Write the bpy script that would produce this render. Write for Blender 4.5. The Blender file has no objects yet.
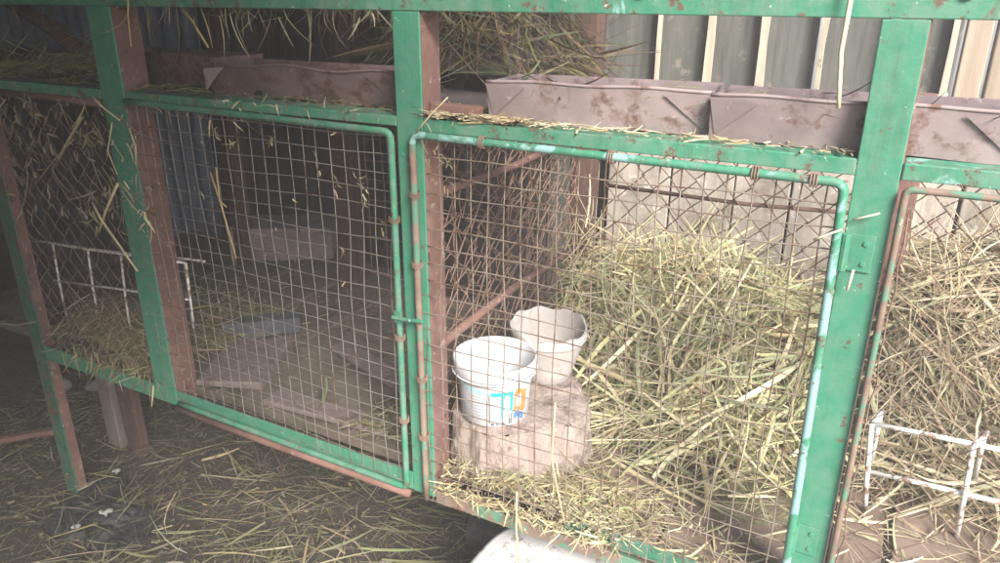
import bpy, math, random
import numpy as np
from mathutils import Vector, Matrix

rng = np.random.default_rng(11)
random.seed(11)
S = bpy.context.scene
COL = S.collection
R = math.radians

# ------------------------------------------------------------------ helpers
class MB:
    """collects shapes (numpy) and links them as one mesh object"""
    def __init__(s):
        s.v = []; s.f = []; s.m = []; s.c = []; s.n = 0
    def raw(s, v, f, mat=0, col=(1, 1, 1)):
        v = np.asarray(v, float)
        s.v.append(v)
        s.f.extend([[i + s.n for i in q] for q in f])
        s.m.extend([mat] * len(f) if isinstance(mat, int) else mat)
        c = np.asarray(col, float)
        s.c.append(np.broadcast_to(c, (len(v), 3)) if c.ndim == 1 else c)
        s.n += len(v)
        return s
    def box(s, x0, x1, y0, y1, z0, z1, mat=0, rot=None, jit=0.0, col=(1, 1, 1)):
        v = np.array([(x, y, z) for x in (x0, x1) for y in (y0, y1) for z in (z0, z1)], float)
        if jit: v = v + rng.normal(size=v.shape) * jit
        if rot is not None:
            M, piv = rot
            v = (v - piv) @ np.array(M).T + piv
        f = [(0, 1, 3, 2), (4, 6, 7, 5), (0, 4, 5, 1), (2, 3, 7, 6), (0, 2, 6, 4), (1, 5, 7, 3)]
        return s.raw(v, f, mat, col)
    def tube(s, pts, r, n=6, mat=0, caps=True, col=(1, 1, 1), flat=1.0):
        P = np.array(pts, float); k = len(P)
        rr = np.broadcast_to(np.asarray(r, float), (k,))
        T = np.zeros_like(P)
        T[1:-1] = P[2:] - P[:-2]; T[0] = P[1] - P[0]; T[-1] = P[-1] - P[-2]
        T /= np.linalg.norm(T, axis=1)[:, None] + 1e-12
        up = np.array([0, 0, 1.]) if abs(T[0][2]) < .9 else np.array([0, 1., 0])
        a = np.cross(T[0], up); a /= np.linalg.norm(a)
        V = []
        for i in range(k):
            a = a - T[i] * (a @ T[i]); a /= np.linalg.norm(a) + 1e-12
            b = np.cross(T[i], a)
            for j in range(n):
                t = 2 * math.pi * j / n
                V.append(P[i] + rr[i] * (a * math.cos(t) + b * math.sin(t) * flat))
        F = [(i*n + j, i*n + (j+1) % n, (i+1)*n + (j+1) % n, (i+1)*n + j) for i in range(k-1) for j in range(n)]
        if caps:
            F.append(tuple(range(n))[::-1]); F.append(tuple(range((k-1)*n, k*n)))
        return s.raw(V, F, mat, col)
    def lathe(s, prof, c, n=40, mat=0, wob=None):
        V = []
        for k, (r, z) in enumerate(prof):
            for j in range(n):
                t = 2 * math.pi * j / n
                dz = wob(k, t) if wob else 0
                V.append((c[0] + r * math.cos(t), c[1] + r * math.sin(t), c[2] + z + dz))
        F = [(i*n + j, i*n + (j+1) % n, (i+1)*n + (j+1) % n, (i+1)*n + j) for i in range(len(prof)-1) for j in range(n)]
        F.append(tuple(range(n))[::-1])
        F.append(tuple(range((len(prof)-1)*n, len(prof)*n)))
        return s.raw(V, F, mat)
    def grid(s, fx, nu, nv, mat=0):
        V = [fx(i / (nu-1), j / (nv-1)) for i in range(nu) for j in range(nv)]
        F = [(i*nv + j, (i+1)*nv + j, (i+1)*nv + j + 1, i*nv + j + 1) for i in range(nu-1) for j in range(nv-1)]
        return s.raw(V, F, mat)
    def build(s, name, mats, parent=None, smooth=False, bevel=0.0, origin=None, color=False):
        me = bpy.data.meshes.new(name)
        V = np.concatenate(s.v)
        off = np.zeros(3)
        if parent is None:
            if origin is None:
                lo, hi = V.min(0), V.max(0)
                origin = ((lo[0]+hi[0])/2, (lo[1]+hi[1])/2, lo[2])
            off = np.array(origin, float)
            V = V - off
        else:
            V = V - np.array(WORLD.get(parent.name, (0, 0, 0)))
        me.from_pydata(V.tolist(), [], s.f)
        if not isinstance(mats, (list, tuple)): mats = [mats]
        for m in mats: me.materials.append(m)
        if len(mats) > 1: me.polygons.foreach_set('material_index', s.m)
        if smooth: me.polygons.foreach_set('use_smooth', [True] * len(me.polygons))
        if color:
            C = np.concatenate(s.c)
            at = me.attributes.new('tint', 'FLOAT_COLOR', 'POINT')
            at.data.foreach_set('color', np.concatenate([C, np.ones((len(C), 1))], 1).ravel())
        me.update()
        o = bpy.data.objects.new(name, me)
        COL.objects.link(o)
        o.location = off
        if parent is not None:
            o.parent = parent
            WORLD[o.name] = WORLD.get(parent.name, (0, 0, 0))
        else:
            WORLD[o.name] = tuple(off)
        if bevel:
            b = o.modifiers.new('bevel', 'BEVEL'); b.width = bevel; b.segments = 2
            b.limit_method = 'ANGLE'; b.angle_limit = R(50)
        return o
WORLD = {}

def tag(o, label=None, cat=None, group=None, kind=None):
    if label: o['label'] = label
    if cat: o['category'] = cat
    if group: o['group'] = group
    if kind: o['kind'] = kind
    return o
def empty(name, loc, label, cat, group=None):
    o = bpy.data.objects.new(name, None); COL.objects.link(o)
    o.location = loc; o.empty_display_size = .05
    WORLD[o.name] = tuple(loc)
    return tag(o, label, cat, group)

# ------------------------------------------------------------------ materials
class NT:
    def __init__(s, name):
        s.mat = bpy.data.materials.new(name); s.mat.use_nodes = True
        s.t = s.mat.node_tree; s.n = s.t.nodes; s.l = s.t.links
        s.b = s.n['Principled BSDF']
        s.tc = s.n.new('ShaderNodeTexCoord')
    def noise(s, scale, detail=4, rough=.6, stretch=None, dist=0.0):
        n = s.n.new('ShaderNodeTexNoise'); n.inputs['Scale'].default_value = scale
        n.inputs['Detail'].default_value = detail; n.inputs['Roughness'].default_value = rough
        n.inputs['Distortion'].default_value = dist
        if stretch:
            m = s.n.new('ShaderNodeMapping'); m.inputs['Scale'].default_value = stretch
            s.l.new(s.tc.outputs['Object'], m.inputs['Vector']); s.l.new(m.outputs['Vector'], n.inputs['Vector'])
        else:
            s.l.new(s.tc.outputs['Object'], n.inputs['Vector'])
        return n.outputs['Fac']
    def ramp(s, fac, stops, interp='LINEAR'):
        r = s.n.new('ShaderNodeValToRGB'); r.color_ramp.interpolation = interp
        e = r.color_ramp.elements
        while len(e) < len(stops): e.new(.5)
        for k, (p, c) in enumerate(stops):
            e[k].position = p; e[k].color = (*c, 1) if len(c) == 3 else c
        s.l.new(fac, r.inputs['Fac'])
        return r.outputs['Color']
    def mask(s, fac, lo, hi):
        return s.ramp(fac, [(lo, (0, 0, 0)), (hi, (1, 1, 1))])
    def mix(s, fac, a, b, mode='MIX'):
        m = s.n.new('ShaderNodeMix'); m.data_type = 'RGBA'; m.blend_type = mode
        if hasattr(fac, 'links'): s.l.new(fac, m.inputs[0])
        else: m.inputs[0].default_value = fac
        for v, i in ((a, 6), (b, 7)):
            if hasattr(v, 'links'): s.l.new(v, m.inputs[i])
            else: m.inputs[i].default_value = (*v, 1)
        return m.outputs[2]
    def mul(s, a, b):
        m = s.n.new('ShaderNodeMath'); m.operation = 'MULTIPLY'
        s.l.new(a, m.inputs[0])
        if hasattr(b, 'links'): s.l.new(b, m.inputs[1])
        else: m.inputs[1].default_value = b
        return m.outputs[0]
    def base(s, c):
        if hasattr(c, 'links'): s.l.new(c, s.b.inputs['Base Color'])
        else: s.b.inputs['Base Color'].default_value = (*c, 1)
    def rough(s, v):
        if hasattr(v, 'links'): s.l.new(v, s.b.inputs['Roughness'])
        else: s.b.inputs['Roughness'].default_value = v
    def bump(s, fac, strength=.4, dist=.002):
        b = s.n.new('ShaderNodeBump'); b.inputs['Strength'].default_value = strength
        b.inputs['Distance'].default_value = dist
        s.l.new(fac, b.inputs['Height']); s.l.new(b.outputs['Normal'], s.b.inputs['Normal'])

def mottled(name, c1, c2, scale=30, c3=None, lo3=.62, hi3=.66, s3=60, rough=.8, bump=.4, bd=.002, metal=0.0, stretch=None, c4=None, s4=25, lo4=.64, hi4=.67):
    t = NT(name)
    n1 = t.noise(scale, 6, .65, stretch)
    c = t.ramp(n1, [(.3, c1), (.7, c2)])
    if c3: c = t.mix(t.mask(t.noise(s3, 5, .7), lo3, hi3), c, c3)
    if c4: c = t.mix(t.mask(t.noise(s4, 5, .7, dist=.3), lo4, hi4), c, c4)
    t.base(c); t.rough(rough); t.b.inputs['Metallic'].default_value = metal
    t.bump(t.noise(scale * 2.2, 6, .7, stretch), bump, bd)
    return t.mat

GREEN = (.02, .165, .095); GREEN2 = (.04, .215, .13)
RUST = (.12, .075, .055)
def paint(name, blue=None, rustamt=.66, dust=.5, base=(GREEN, GREEN2)):
    t = NT(name)
    c = t.ramp(t.noise(9, 6, .65), [(.25, base[0]), (.5, base[1]), (.75, base[2] if len(base) > 2 else base[1])])
    # brushed streaks, grey dust film, grime runs, chips to undercoat, rust
    c = t.mix(t.mul(t.mask(t.noise(10, 5, .7, (14, 14, 1.2)), .45, .75), .30), c, (.08, .24, .19))
    c = t.mix(t.mul(t.mask(t.noise(30, 7, .75), .42, .72), dust), c, (.21, .25, .215))
    c = t.mix(t.mul(t.mask(t.noise(7, 6, .75, (5, 5, .8)), .52, .70), .45), c, (.05, .07, .045))
    if blue: c = t.mix(t.mask(t.noise(16, 6, .68, dist=.8), blue, blue + .05), c, (.22, .40, .38))
    c = t.mix(t.mask(t.noise(36, 7, .78), rustamt, rustamt + .03), c, RUST)
    c = t.mix(t.mask(t.noise(13, 7, .75), rustamt + .03, rustamt + .05), c, (.10, .06, .045))
    c = t.mix(t.mask(t.noise(85, 4, .65), .68, .71), c, (.45, .49, .43))
    t.base(c)
    t.rough(t.ramp(t.noise(40, 4), [(.3, (.45, .45, .45)), (.7, (.75, .75, .75))]))
    t.bump(t.noise(70, 6, .75), .4, .0015)
    return t.mat
M = {}
M['green'] = paint('green_paint', rustamt=.625, dust=.42)
M['green_worn'] = paint('worn_green_paint', rustamt=.575, dust=.7, blue=.62)
M['green_blue'] = paint('green_paint_over_blue', blue=.50, rustamt=.58, dust=.5)
M['green_dusty'] = paint('dusty_green_paint', rustamt=.57, dust=.9)
M['green_rusty'] = paint('rusted_dark_green_paint', rustamt=.55, dust=.3, base=((.012, .07, .042), (.02, .10, .06)))
M['rust'] = mottled('red_brown_primer', (.11, .055, .045), (.205, .115, .095), 18, (.30, .22, .18), .60, .66, 60, .85, c4=(.08, .035, .025))
M['rusty_tube'] = mottled('rusty_tube', (.13, .085, .066), (.25, .18, .14), 40, (.09, .20, .14), .5, .55, 22, .8, c4=(.55, .5, .38), s4=45, lo4=.66, hi4=.69)
M['wire'] = mottled('galvanised_wire', (.19, .175, .16), (.38, .35, .32), 20, (.16, .09, .06), .56, .62, 26, .5, metal=.45)
M['beige_wire'] = mottled('rust_tinged_wire', (.16, .125, .10), (.32, .265, .22), 20, (.13, .07, .045), .52, .6, 26, .6, metal=.3)
M['rusty_wire'] = mottled('rusty_wire', (.15, .09, .065), (.30, .20, .155), 30, None, rough=.8, metal=.2)
M['dark_wire'] = mottled('dark_rusty_wire', (.05, .03, .022), (.11, .065, .045), 30, None, rough=.85, metal=.1)
M['trough'] = mottled('rusted_sheet_metal', (.20, .155, .16), (.34, .27, .275), 11, (.15, .085, .07), .54, .66, 26, .75, .45, .0015, .15, c4=(.40, .34, .32), s4=48, lo4=.62, hi4=.68)
M['trough_dark'] = mottled('dark_rusted_sheet_metal', (.10, .07, .07), (.20, .14, .135), 12, (.10, .05, .04), .5, .62, 24, .75, .4, .0015, .2, c4=(.34, .28, .26), s4=80, lo4=.66, hi4=.7)
M['board_grey'] = mottled('weathered_grey_board', (.05, .053, .048), (.125, .126, .116), 9, (.18, .165, .14), .58, .68, 22, .85, .5, .002, stretch=(6, 6, .5))
M['batten'] = mottled('pale_split_batten', (.30, .26, .2), (.5, .45, .37), 12, (.2, .14, .09), .62, .68, 30, .8, .4, .002, stretch=(4, 4, .6))
M['board_tan'] = mottled('tan_board', (.25, .2, .155), (.38, .31, .245), 8, (.2, .14, .1), .62, .7, 30, .8, .4, .002, stretch=(6, 6, .5))
M['board_pale'] = mottled('pale_board', (.26, .23, .2), (.46, .41, .36), 8, (.2, .165, .13), .5, .68, 12, .9, .6, .003, stretch=(3, 3, .8), c4=(.56, .52, .47), s4=30, lo4=.6, hi4=.66)  # pale beige with browner blotches and stretched grain
M['board_dark'] = mottled('dark_board', (.03, .024, .024), (.075, .06, .06), 9, (.11, .085, .08), .62, .7, 25, .85, .5, .003, stretch=(5, 5, .6))  # near black brown with slightly paler stretched grain
M['floor_board'] = mottled('dirty_floor_board', (.085, .068, .055), (.17, .138, .112), 14, (.22, .19, .155), .6, .68, 55, .9, .6, .003, c4=(.05, .055, .03), s4=18, lo4=.56, hi4=.66)
M['floor_brown'] = mottled('brown_floor_board', (.15, .105, .08), (.25, .185, .145), 12, (.3, .24, .19), .6, .68, 45, .9, .6, .003, c4=(.09, .065, .05), s4=14, lo4=.58, hi4=.68)
M['timber'] = mottled('dark_rust_timber', (.05, .026, .02), (.11, .062, .05), 16, (.19, .12, .09), .63, .67, 40, .85, .6, .003, stretch=(4, 4, .6))
M['blue_sheet'] = mottled('blue_grey_sheet', (.09, .13, .21), (.16, .215, .32), 7, (.3, .34, .4), .64, .7, 20, .55, .3, .003, stretch=(3, 3, .5))
M['stone'] = mottled('pinkish_chopping_block', (.34, .26, .235), (.52, .43, .39), 22, (.24, .18, .155), .54, .62, 30, .9, 1.0, .008, stretch=(3.2, 3.2, .9), c4=(.5, .42, .37), s4=50, lo4=.6, hi4=.66)
M['bucket'] = mottled('white_plastic', (.52, .535, .57), (.62, .63, .66), 10, (.6, .58, .54), .62, .74, 26, .35, .05, .0005)
M['pot'] = mottled('dusty_pale_clay', (.36, .335, .325), (.48, .45, .435), 16, (.36, .3, .26), .58, .68, 45, .85, .35, .0015)
M['white_rod'] = mottled('white_painted_rod', (.55, .54, .52), (.74, .73, .71), 30, (.25, .16, .11), .535, .58, 50, .5, .2, .0008)
M['white_tub'] = mottled('white_plastic_tub', (.66, .67, .7), (.78, .79, .81), 9, (.36, .34, .3), .56, .62, 45, .4, .1, .001)
M['stake'] = mottled('old_plank', (.13, .1, .1), (.22, .175, .165), 10, (.1, .07, .06), .58, .68, 30, .9, .5, .002, stretch=(5, 5, .7))
M['slate'] = mottled('blue_grey_block', (.04, .044, .058), (.085, .09, .11), 22, (.17, .15, .13), .54, .64, 30, .8, .6, .003)
M['nestbox'] = mottled('mauve_block', (.21, .17, .17), (.33, .28, .275), 18, (.15, .11, .11), .58, .68, 40, .9, .6, .004)
M['black'] = mottled('black_film', (.008, .009, .012), (.022, .023, .026), 20, (.05, .045, .04), .55, .7, 40, rough=.6, bump=.7, bd=.006)
M['shade_roofing'] = mottled('shade_roof_dark', (.05, .045, .04), (.09, .08, .07), 8, None, rough=.9)  # only for the added roof that shades the left
M['soil'] = mottled('dark_soil', (.02, .016, .013), (.052, .042, .034), 18, (.11, .095, .06), .58, .68, 60, .95, .9, .012, c4=(.045, .05, .022), s4=9, lo4=.55, hi4=.68)
M['hay_core'] = mottled('packed_hay', (.09, .08, .05), (.24, .21, .13), 45, (.36, .31, .2), .58, .66, 90, .95, 1, .01)
M['teal_ink'] = mottled('teal_print', (.02, .42, .43), (.03, .5, .5), 40, None, rough=.4, bump=.02)
M['pale_ink'] = mottled('pale_blue_print', (.34, .58, .68), (.46, .68, .76), 40, None, rough=.4, bump=.02)
M['orange_ink'] = mottled('orange_print', (.55, .17, .04), (.62, .3, .1), 60, None, rough=.4, bump=.02)
M['blue_ink'] = mottled('blue_print', (.06, .16, .42), (.1, .25, .5), 60, None, rough=.4, bump=.02)
M['grey_ink'] = mottled('grey_print', (.3, .3, .34), (.4, .4, .44), 60, None, rough=.5, bump=.02)
M['black_ink'] = mottled('black_print', (.02, .02, .03), (.05, .05, .06), 60, None, rough=.5, bump=.02)
M['stone_grey'] = mottled('grey_rubble', (.16, .15, .16), (.32, .3, .31), 20, None, rough=.9, bump=.8, bd=.005)
M['paper'] = mottled('dirty_paper', (.3, .3, .29), (.45, .45, .43), 20, (.3, .25, .2), .6, .7, 40, .8)
def straw_mat():
    t = NT('straw')
    a = t.n.new('ShaderNodeAttribute'); a.attribute_name = 'tint'
    c = t.mix(t.mask(t.noise(60, 4, .7), .35, .75), a.outputs['Color'], t.mix(.55, a.outputs['Color'], (.12, .09, .05)))
    t.base(c); t.rough(.62)
    t.b.inputs['Specular IOR Level'].default_value = .35
    return t.mat
M['straw'] = straw_mat()

# ------------------------------------------------------------------ straw
PAL_HAY = np.array([(.66, .60, .43), (.60, .56, .39), (.53, .52, .35), (.46, .48, .33), (.72, .66, .51), (.62, .55, .40), (.44, .36, .26), (.38, .41, .28)]) * np.array([1.0, .98, .84])
PAL_DULL = np.array([(.30, .27, .15), (.24, .23, .12), (.18, .19, .1), (.13, .11, .07), (.36, .31, .19), (.2, .21, .11), (.10, .08, .05), (.16, .18, .09)])
PAL_WARM = np.array([(.62, .54, .40), (.57, .49, .36), (.50, .45, .32), (.66, .59, .46), (.42, .34, .25), (.46, .44, .31)]) * np.array([1.0, .98, .90])
PAL_DARK = np.array([(.12, .12, .055), (.09, .09, .045), (.16, .145, .07), (.06, .05, .03), (.2, .17, .09), (.09, .11, .045)])
def straws(mb, P, D, L, Wd, pal, bend=.12, flat=None, segs=4, wts=None, sag=0.0, kink=.1):
    """P start points, D unit directions; every straw is a tapered bent blade or stalk"""
    n = len(P); P = np.asarray(P, float); D = np.asarray(D, float)
    D = D / np.linalg.norm(D, axis=1)[:, None]
    side = np.cross(D, rng.normal(size=(n, 3))); side /= np.linalg.norm(side, axis=1)[:, None] + 1e-9
    nor = np.cross(D, side)
    # wide sides face mostly up/out
    bn = rng.normal(size=n) * bend; bn2 = rng.normal(size=n) * bend * .6
    fl = rng.uniform(*flat, n) if flat else np.where(Wd > .0019, rng.uniform(.06, .3, n), rng.uniform(.25, .95, n))
    col = pal[rng.choice(len(pal), n, p=wts)] * rng.uniform(.75, 1.2, (n, 1)) + rng.normal(size=(n, 3)) * .012
    pt_ = lump(P[:, 0], P[:, 1], 21.0, .6)[:, None]          # weathered, browner patches in the hay itself
    col = col * (1 + .22 * pt_) * (1 + np.array([.05, -.02, -.12]) * np.clip(-pt_, 0, 1))
    col = np.clip(col, .01, .8)
    rings = []
    kk = rng.uniform(.25, .75, n); ks = np.where(rng.random(n) < kink, rng.normal(size=n) * .6, 0)
    for i in range(segs + 1):
        t = i / segs
        c = P + D * (L * t)[:, None] + nor * (L * bn * (t*t))[:, None] + side * (L * bn2 * t*t)[:, None]
        c += side * (L * ks * np.maximum(0, t - kk))[:, None]
        c[:, 2] -= sag * L * t * t
        w = Wd * (1 - .75 * max(0, t - .55) / .45 * .9) * (1 if i else .7)
        h = w * fl
        rings.append(np.stack([c + side * w[:, None], c + nor * h[:, None], c - side * w[:, None], c - nor * h[:, None]], 1))
    V = np.stack(rings, 1).reshape(-1, 3)
    k = (segs + 1) * 4
    q = np.array([(r*4 + j, r*4 + (j+1) % 4, (r+1)*4 + (j+1) % 4, (r+1)*4 + j) for r in range(segs) for j in range(4)])
    F = (np.arange(n) * k)[:, None, None] + q[None]
    mb.raw(V, F.reshape(-1, 4).tolist(), 0, np.repeat(col, k, 0))
def dirs(n, tilt=.25, ang=None, spread=math.pi):
    a = rng.uniform(-math.pi, math.pi, n) if ang is None else ang + rng.normal(size=n) * spread
    return np.stack([np.cos(a), np.sin(a), rng.normal(size=n) * tilt], 1)
def on_height(mb, n, x0, x1, y0, y1, hf, lo, hi, w0, w1, pal, lift=.03, tilt=.2, wts=None, bend=.15, power=1.5, keep=None, ang=None, spread=.8, sag=0.0):
    """straws lying on (and following) a height function"""
    x = rng.uniform(x0, x1, n); y = rng.uniform(y0, y1, n)
    if keep is not None:
        k = keep(x, y); x, y = x[k], y[k]; n = len(x)
    d = dirs(n, 0, ang, spread)
    L = lo + (hi - lo) * rng.random(n) ** power
    e = .5 * L
    h0 = hf(x, y); h1 = hf(x + d[:, 0] * L, y + d[:, 1] * L)
    d[:, 2] = np.clip((h1 - h0) / L, -1.2, 1.2) + rng.normal(size=n) * tilt
    z = h0 + rng.random(n) ** 1.4 * lift + .002
    z = z - np.minimum(0, d[:, 2] * 0)
    W = w0 + (w1 - w0) * rng.random(n) ** 2.2
    straws(mb, np.stack([x, y, z], 1), d, L, W, pal, bend, wts=wts, sag=sag)
def sstep(a, b, t):
    t = np.clip((t - a) / (b - a), 0, 1); return t * t * (3 - 2 * t)
def lump(x, y, s=9.0, k=0.0):
    return .5 * np.sin(x * s + 1.3 + k) * np.cos(y * s * 1.2 - .7 + k) + .3 * np.sin(x * s * 2.3 + y * s * 1.7 + k) + .2 * np.cos(x * s * 3.7 - y * s * 4.1)

FZ = .41      # cage floor
SZ = .981     # shelf top

# ------------------------------------------------------------------ ground
g = MB()
def gh(x, y): return .012 * lump(x, y, 6.0) + .006 * lump(x, y, 17.0, 2.)
g.grid(lambda u, v: ((lambda x, y: (x, y, float(gh(x, y))))(-4 + 7*u, -3 + 5.5*v)), 150, 120)
o = g.build('ground', M['soil'], smooth=True, origin=(0, 0, 0)); tag(o, kind='structure')
far = MB(); far.grid(lambda u, v: (-12 + 24*u, -12 + 24*v, -.03), 2, 2)
o = far.build('yard_ground', M['soil'], origin=(0, 0, 0)); tag(o, kind='structure')

# ------------------------------------------------------------------ walls behind the cages, added roof and walls for shade
w = empty('plank_wall', (-.6, 1.0, 0), 'weathered grey plank wall with pale split battens behind the cages', 'wall')
x = -1.35; k = 0
edges = [-1.35, -1.22, -1.09, -.96, -.83, -.69, -.555, -.434, -.314, -.196, -.06, .07, .125, .27, .40, .53, .67]
for i in range(len(edges) - 1):
    a, b = edges[i], edges[i+1]
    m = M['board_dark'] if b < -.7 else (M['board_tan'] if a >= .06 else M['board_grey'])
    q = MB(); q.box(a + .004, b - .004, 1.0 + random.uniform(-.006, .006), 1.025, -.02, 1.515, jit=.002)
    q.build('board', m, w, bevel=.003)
for bx, wd in ((-.541, .004), (-.424, .0065), (-.306, .007), (-.184, .0075), (-.048, .005), (.052, .009), (.2, .008)):
    q = MB()
    zz = np.linspace(-.02, 1.5, 14); jj = np.cumsum(rng.normal(size=14)) * .0015
    V = []; 
    for z_, j_ in zip(zz, jj):
        ww = wd * random.uniform(.55, 1.35)
        V += [(bx - ww + j_, .972, z_), (bx + ww + j_, .972, z_), (bx + ww + j_, .993, z_), (bx - ww + j_, .993, z_)]
    F = [(r*4 + c, r*4 + (c+1) % 4, (r+1)*4 + (c+1) % 4, (r+1)*4 + c) for r in range(13) for c in range(4)] + [(3, 2, 1, 0), (52, 53, 54, 55)]
    q.raw(V, F).build('batten', M['batten'], w)
# pale boards nailed low behind the right cage
pb = empty('pale_boarding', (-.3, .93, 0), 'pale boards standing low behind the straw filled cage', 'wall')
for a, b, t in ((-.62, -.47, .925), (-.465, -.32, .93), (-.316, -.2, .92), (-.195, -.045, .93), (-.04, .12, .925), (.125, .3, .93)):
    q = MB(); q.box(a, b, .905, .925 + random.uniform(-.004, .004), .0, t, jit=.002); q.build('board', M['board_pale'], pb, bevel=.003)
wb = MB(); wb.box(.036, .062, .86, .885, 0, .955, jit=.003)
tag(wb.build('wooden_batten', M['batten'], bevel=.002), 'pale upright batten behind the wire right of the broad green post', 'batten')
# dark walling to the left, blue sheets
w2 = empty('dark_plank_wall', (-2.6, 1.06, 0), 'dark plank wall behind the left end of the cages', 'wall')
xx = -3.9
while xx < -1.36:
    b = min(xx + random.uniform(.13, .19), -1.355)
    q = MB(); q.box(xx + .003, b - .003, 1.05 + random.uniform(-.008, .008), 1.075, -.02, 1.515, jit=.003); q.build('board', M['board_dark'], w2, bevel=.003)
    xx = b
def sheet(x0, x1, y, z0, z1, label):
    q = MB()
    n = int((x1 - x0) / .008)
    f = lambda t: .012 * math.sin((x0 + (x1 - x0) * t) * 2 * math.pi / .076)
    q.grid(lambda u, v: (x0 + (x1-x0)*u, y + f(u) + .01 * math.sin(v*5+u*3), z0 + (z1-z0)*v), n, 8)
    o = q.build('corrugated_sheet', M['blue_sheet'], smooth=True)
    s = o.modifiers.new('thick', 'SOLIDIFY'); s.thickness = .003
    return tag(o, label, 'metal sheet')
sheet(-2.42, -2.08, .98, .0, 1.35, 'blue grey corrugated sheet standing behind the square mesh of the left door')
sheet(-3.25, -2.62, .99, .93, 1.35, 'blue grey corrugated sheet behind the slanted dark beam at the left end')
lw = MB(); lw.box(-3.95, -3.9, -2.2, 1.1, -.02, 1.515)  # added wall out of view, darkens the left end
tag(lw.build('added_shade_wall', M['board_dark']), 'added unseen side wall shading the left end of the cages', 'wall')
rf = MB(); rf.box(-4.0, -.33, -.45, 1.25, 1.52, 1.55); rf.box(-4.0, .1, -1.95, -.45, 1.521, 1.551)  # added roof out of view, keeps sun and sky off the left
rf.box(-4.0, -.55, -2.0, -1.95, -.02, 1.515)  # added front wall, blocks light towards the left
tag(rf.build('added_shade_roof', M['shade_roofing']), 'added unseen roof and front wall shading the left part of the cages', 'roof')

# ------------------------------------------------------------------ the cage block
cage = empty('animal_cage', (-.6, .3, 0), 'long green painted angle iron cage block with rusty wire mesh doors', 'cage')
def angle_z(name, x0, x1, z0, z1, mat, depth=.045, t=.004, y=0.0):
    q = MB()
    q.box(x0, x1, y, y + t, z0, z1, 0)
    q.box(x1 - t, x1 + .0012, y + t, y + depth, z0, z1 , 1)
    return q.build(name, [mat, M['rust']], cage, bevel=.0012)
angle_z('post', -1.603, -1.560, -.01, 1.6, M['green_rusty'], .024)
angle_z('post', -1.203, -1.146, .386, 1.1125, M['green'], .052)
angle_z('post', -.596, -.555, .386, 1.1125, M['green'], .045)
angle_z('post', -.036, .0045, .0, 1.1125, M['green'], .045)
angle_z('post', .56, .60, .0, 1.1125, M['green'], .045)
for a, b, y0 in ((-1.24, -1.19, .60), (-.60, -.55, .60), (.0, .04, .62), (-1.62, -1.58, .6)):
    q = MB(); q.box(a, b, y0, y0 + .045, FZ if a > -1.6 else -.01, 1.5 if a < -.3 else .98, jit=.002); q.build('back_post', M['timber' if a < -.1 else 'rust'], cage, bevel=.003)
# top rail: flat face with an inward lip at its lower edge
q = MB(); q.box(-2.3, .75, -.0005, .004, 1.113, 1.158, 0); q.box(-2.3, .75, .004, .04, 1.113, 1.117, 1)
q.build('top_rail', [M['green_worn'], M['rust']], cage, bevel=.0012)
for bx in (-.516, -.27, .03):
    q = MB(); q.tube([(bx, .0, 1.136), (bx, -.005, 1.136)], .006, 8); q.build('bolt', M['green_dusty'], cage, bevel=.001)
# shelf rail
def shelf_rail(x0, x1, mat, zt=SZ, h=.017):
    q = MB(); q.box(x0, x1, .0, .004, zt - h, zt, 0); q.box(x0, x1, .004, .05, zt - .004, zt - .0005, 0)
    return q.build('shelf_rail', mat, cage, bevel=.0012)
shelf_rail(-1.62, -1.2035, M['green_dusty']); shelf_rail(-1.1395, -.5965, M['green_dusty'], h=.013)
shelf_rail(-.5535, -.0365, M['green_worn']); shelf_rail(.006, .75, M['green_worn'])
for a, b, d in ((-1.6, -1.21, .6), (-1.2, -.6, .6), (-.55, -.04, .15), (.01, .56, .15)):
    q = MB(); q.box(a, b, .052, d, SZ - .02, SZ - .006, jit=.001); q.build('shelf_board', M['board_dark'], cage)
q = MB(); q.box(-.553, -.478, .012, .03, SZ + .001, SZ + .018, jit=.001); q.build('stop_bar', M['rust'], cage, bevel=.002)
# bottom rails
def bottom_rail(x0, x1, mat, rust_lip=True):
    q = MB(); q.box(x0, x1, .0005, .004, .386, .419, 0); q.box(x0, x1, .004, .04, .386, .390, 1)
    return q.build('bottom_rail', [mat, M['rust']], cage, bevel=.0012)
bottom_rail(-1.5595, -1.2035, M['green']); bottom_rail(-1.145, -.5965, M['green'])
q = MB(); q.box(-.5535, -.0365, .0005, .004, .3775, .399, 0); q.box(-.5535, -.0365, .004, .04, .3775, .3815, 0)
q.build('bottom_rail', M['rusty_tube'], cage, bevel=.0012)
q = MB(); q.box(-.34, -.0365, .018, .022, .392, .416); q.build('bottom_bar', M['green_dusty'], cage, bevel=.001); bottom_rail(.006, .56, M['green_worn'])
q = MB(); q.tube([(-1.14, -.006, .384), (-.9, -.007, .3825), (-.598, -.006, .382)], .0065, 8); q.build('bottom_bar', M['rust'], cage, smooth=True)
# floors
for a, b in ((-1.62, -1.16), ):
    pass
ys = [.006, .085, .19, .30, .41, .52, .66]
def floor_board(x0, x1, y0, y1, m, dz=0.0, rz=0.0):
    q = MB(); c = np.array([(x0+x1)/2, (y0+y1)/2, FZ])
    q.box(x0, x1, y0, y1, FZ - .018 + dz, FZ + dz, rot=(Matrix.Rotation(rz, 3, 'Z'), c), jit=.0015)
    return q.build('floor_board', m, cage, bevel=.002)
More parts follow.
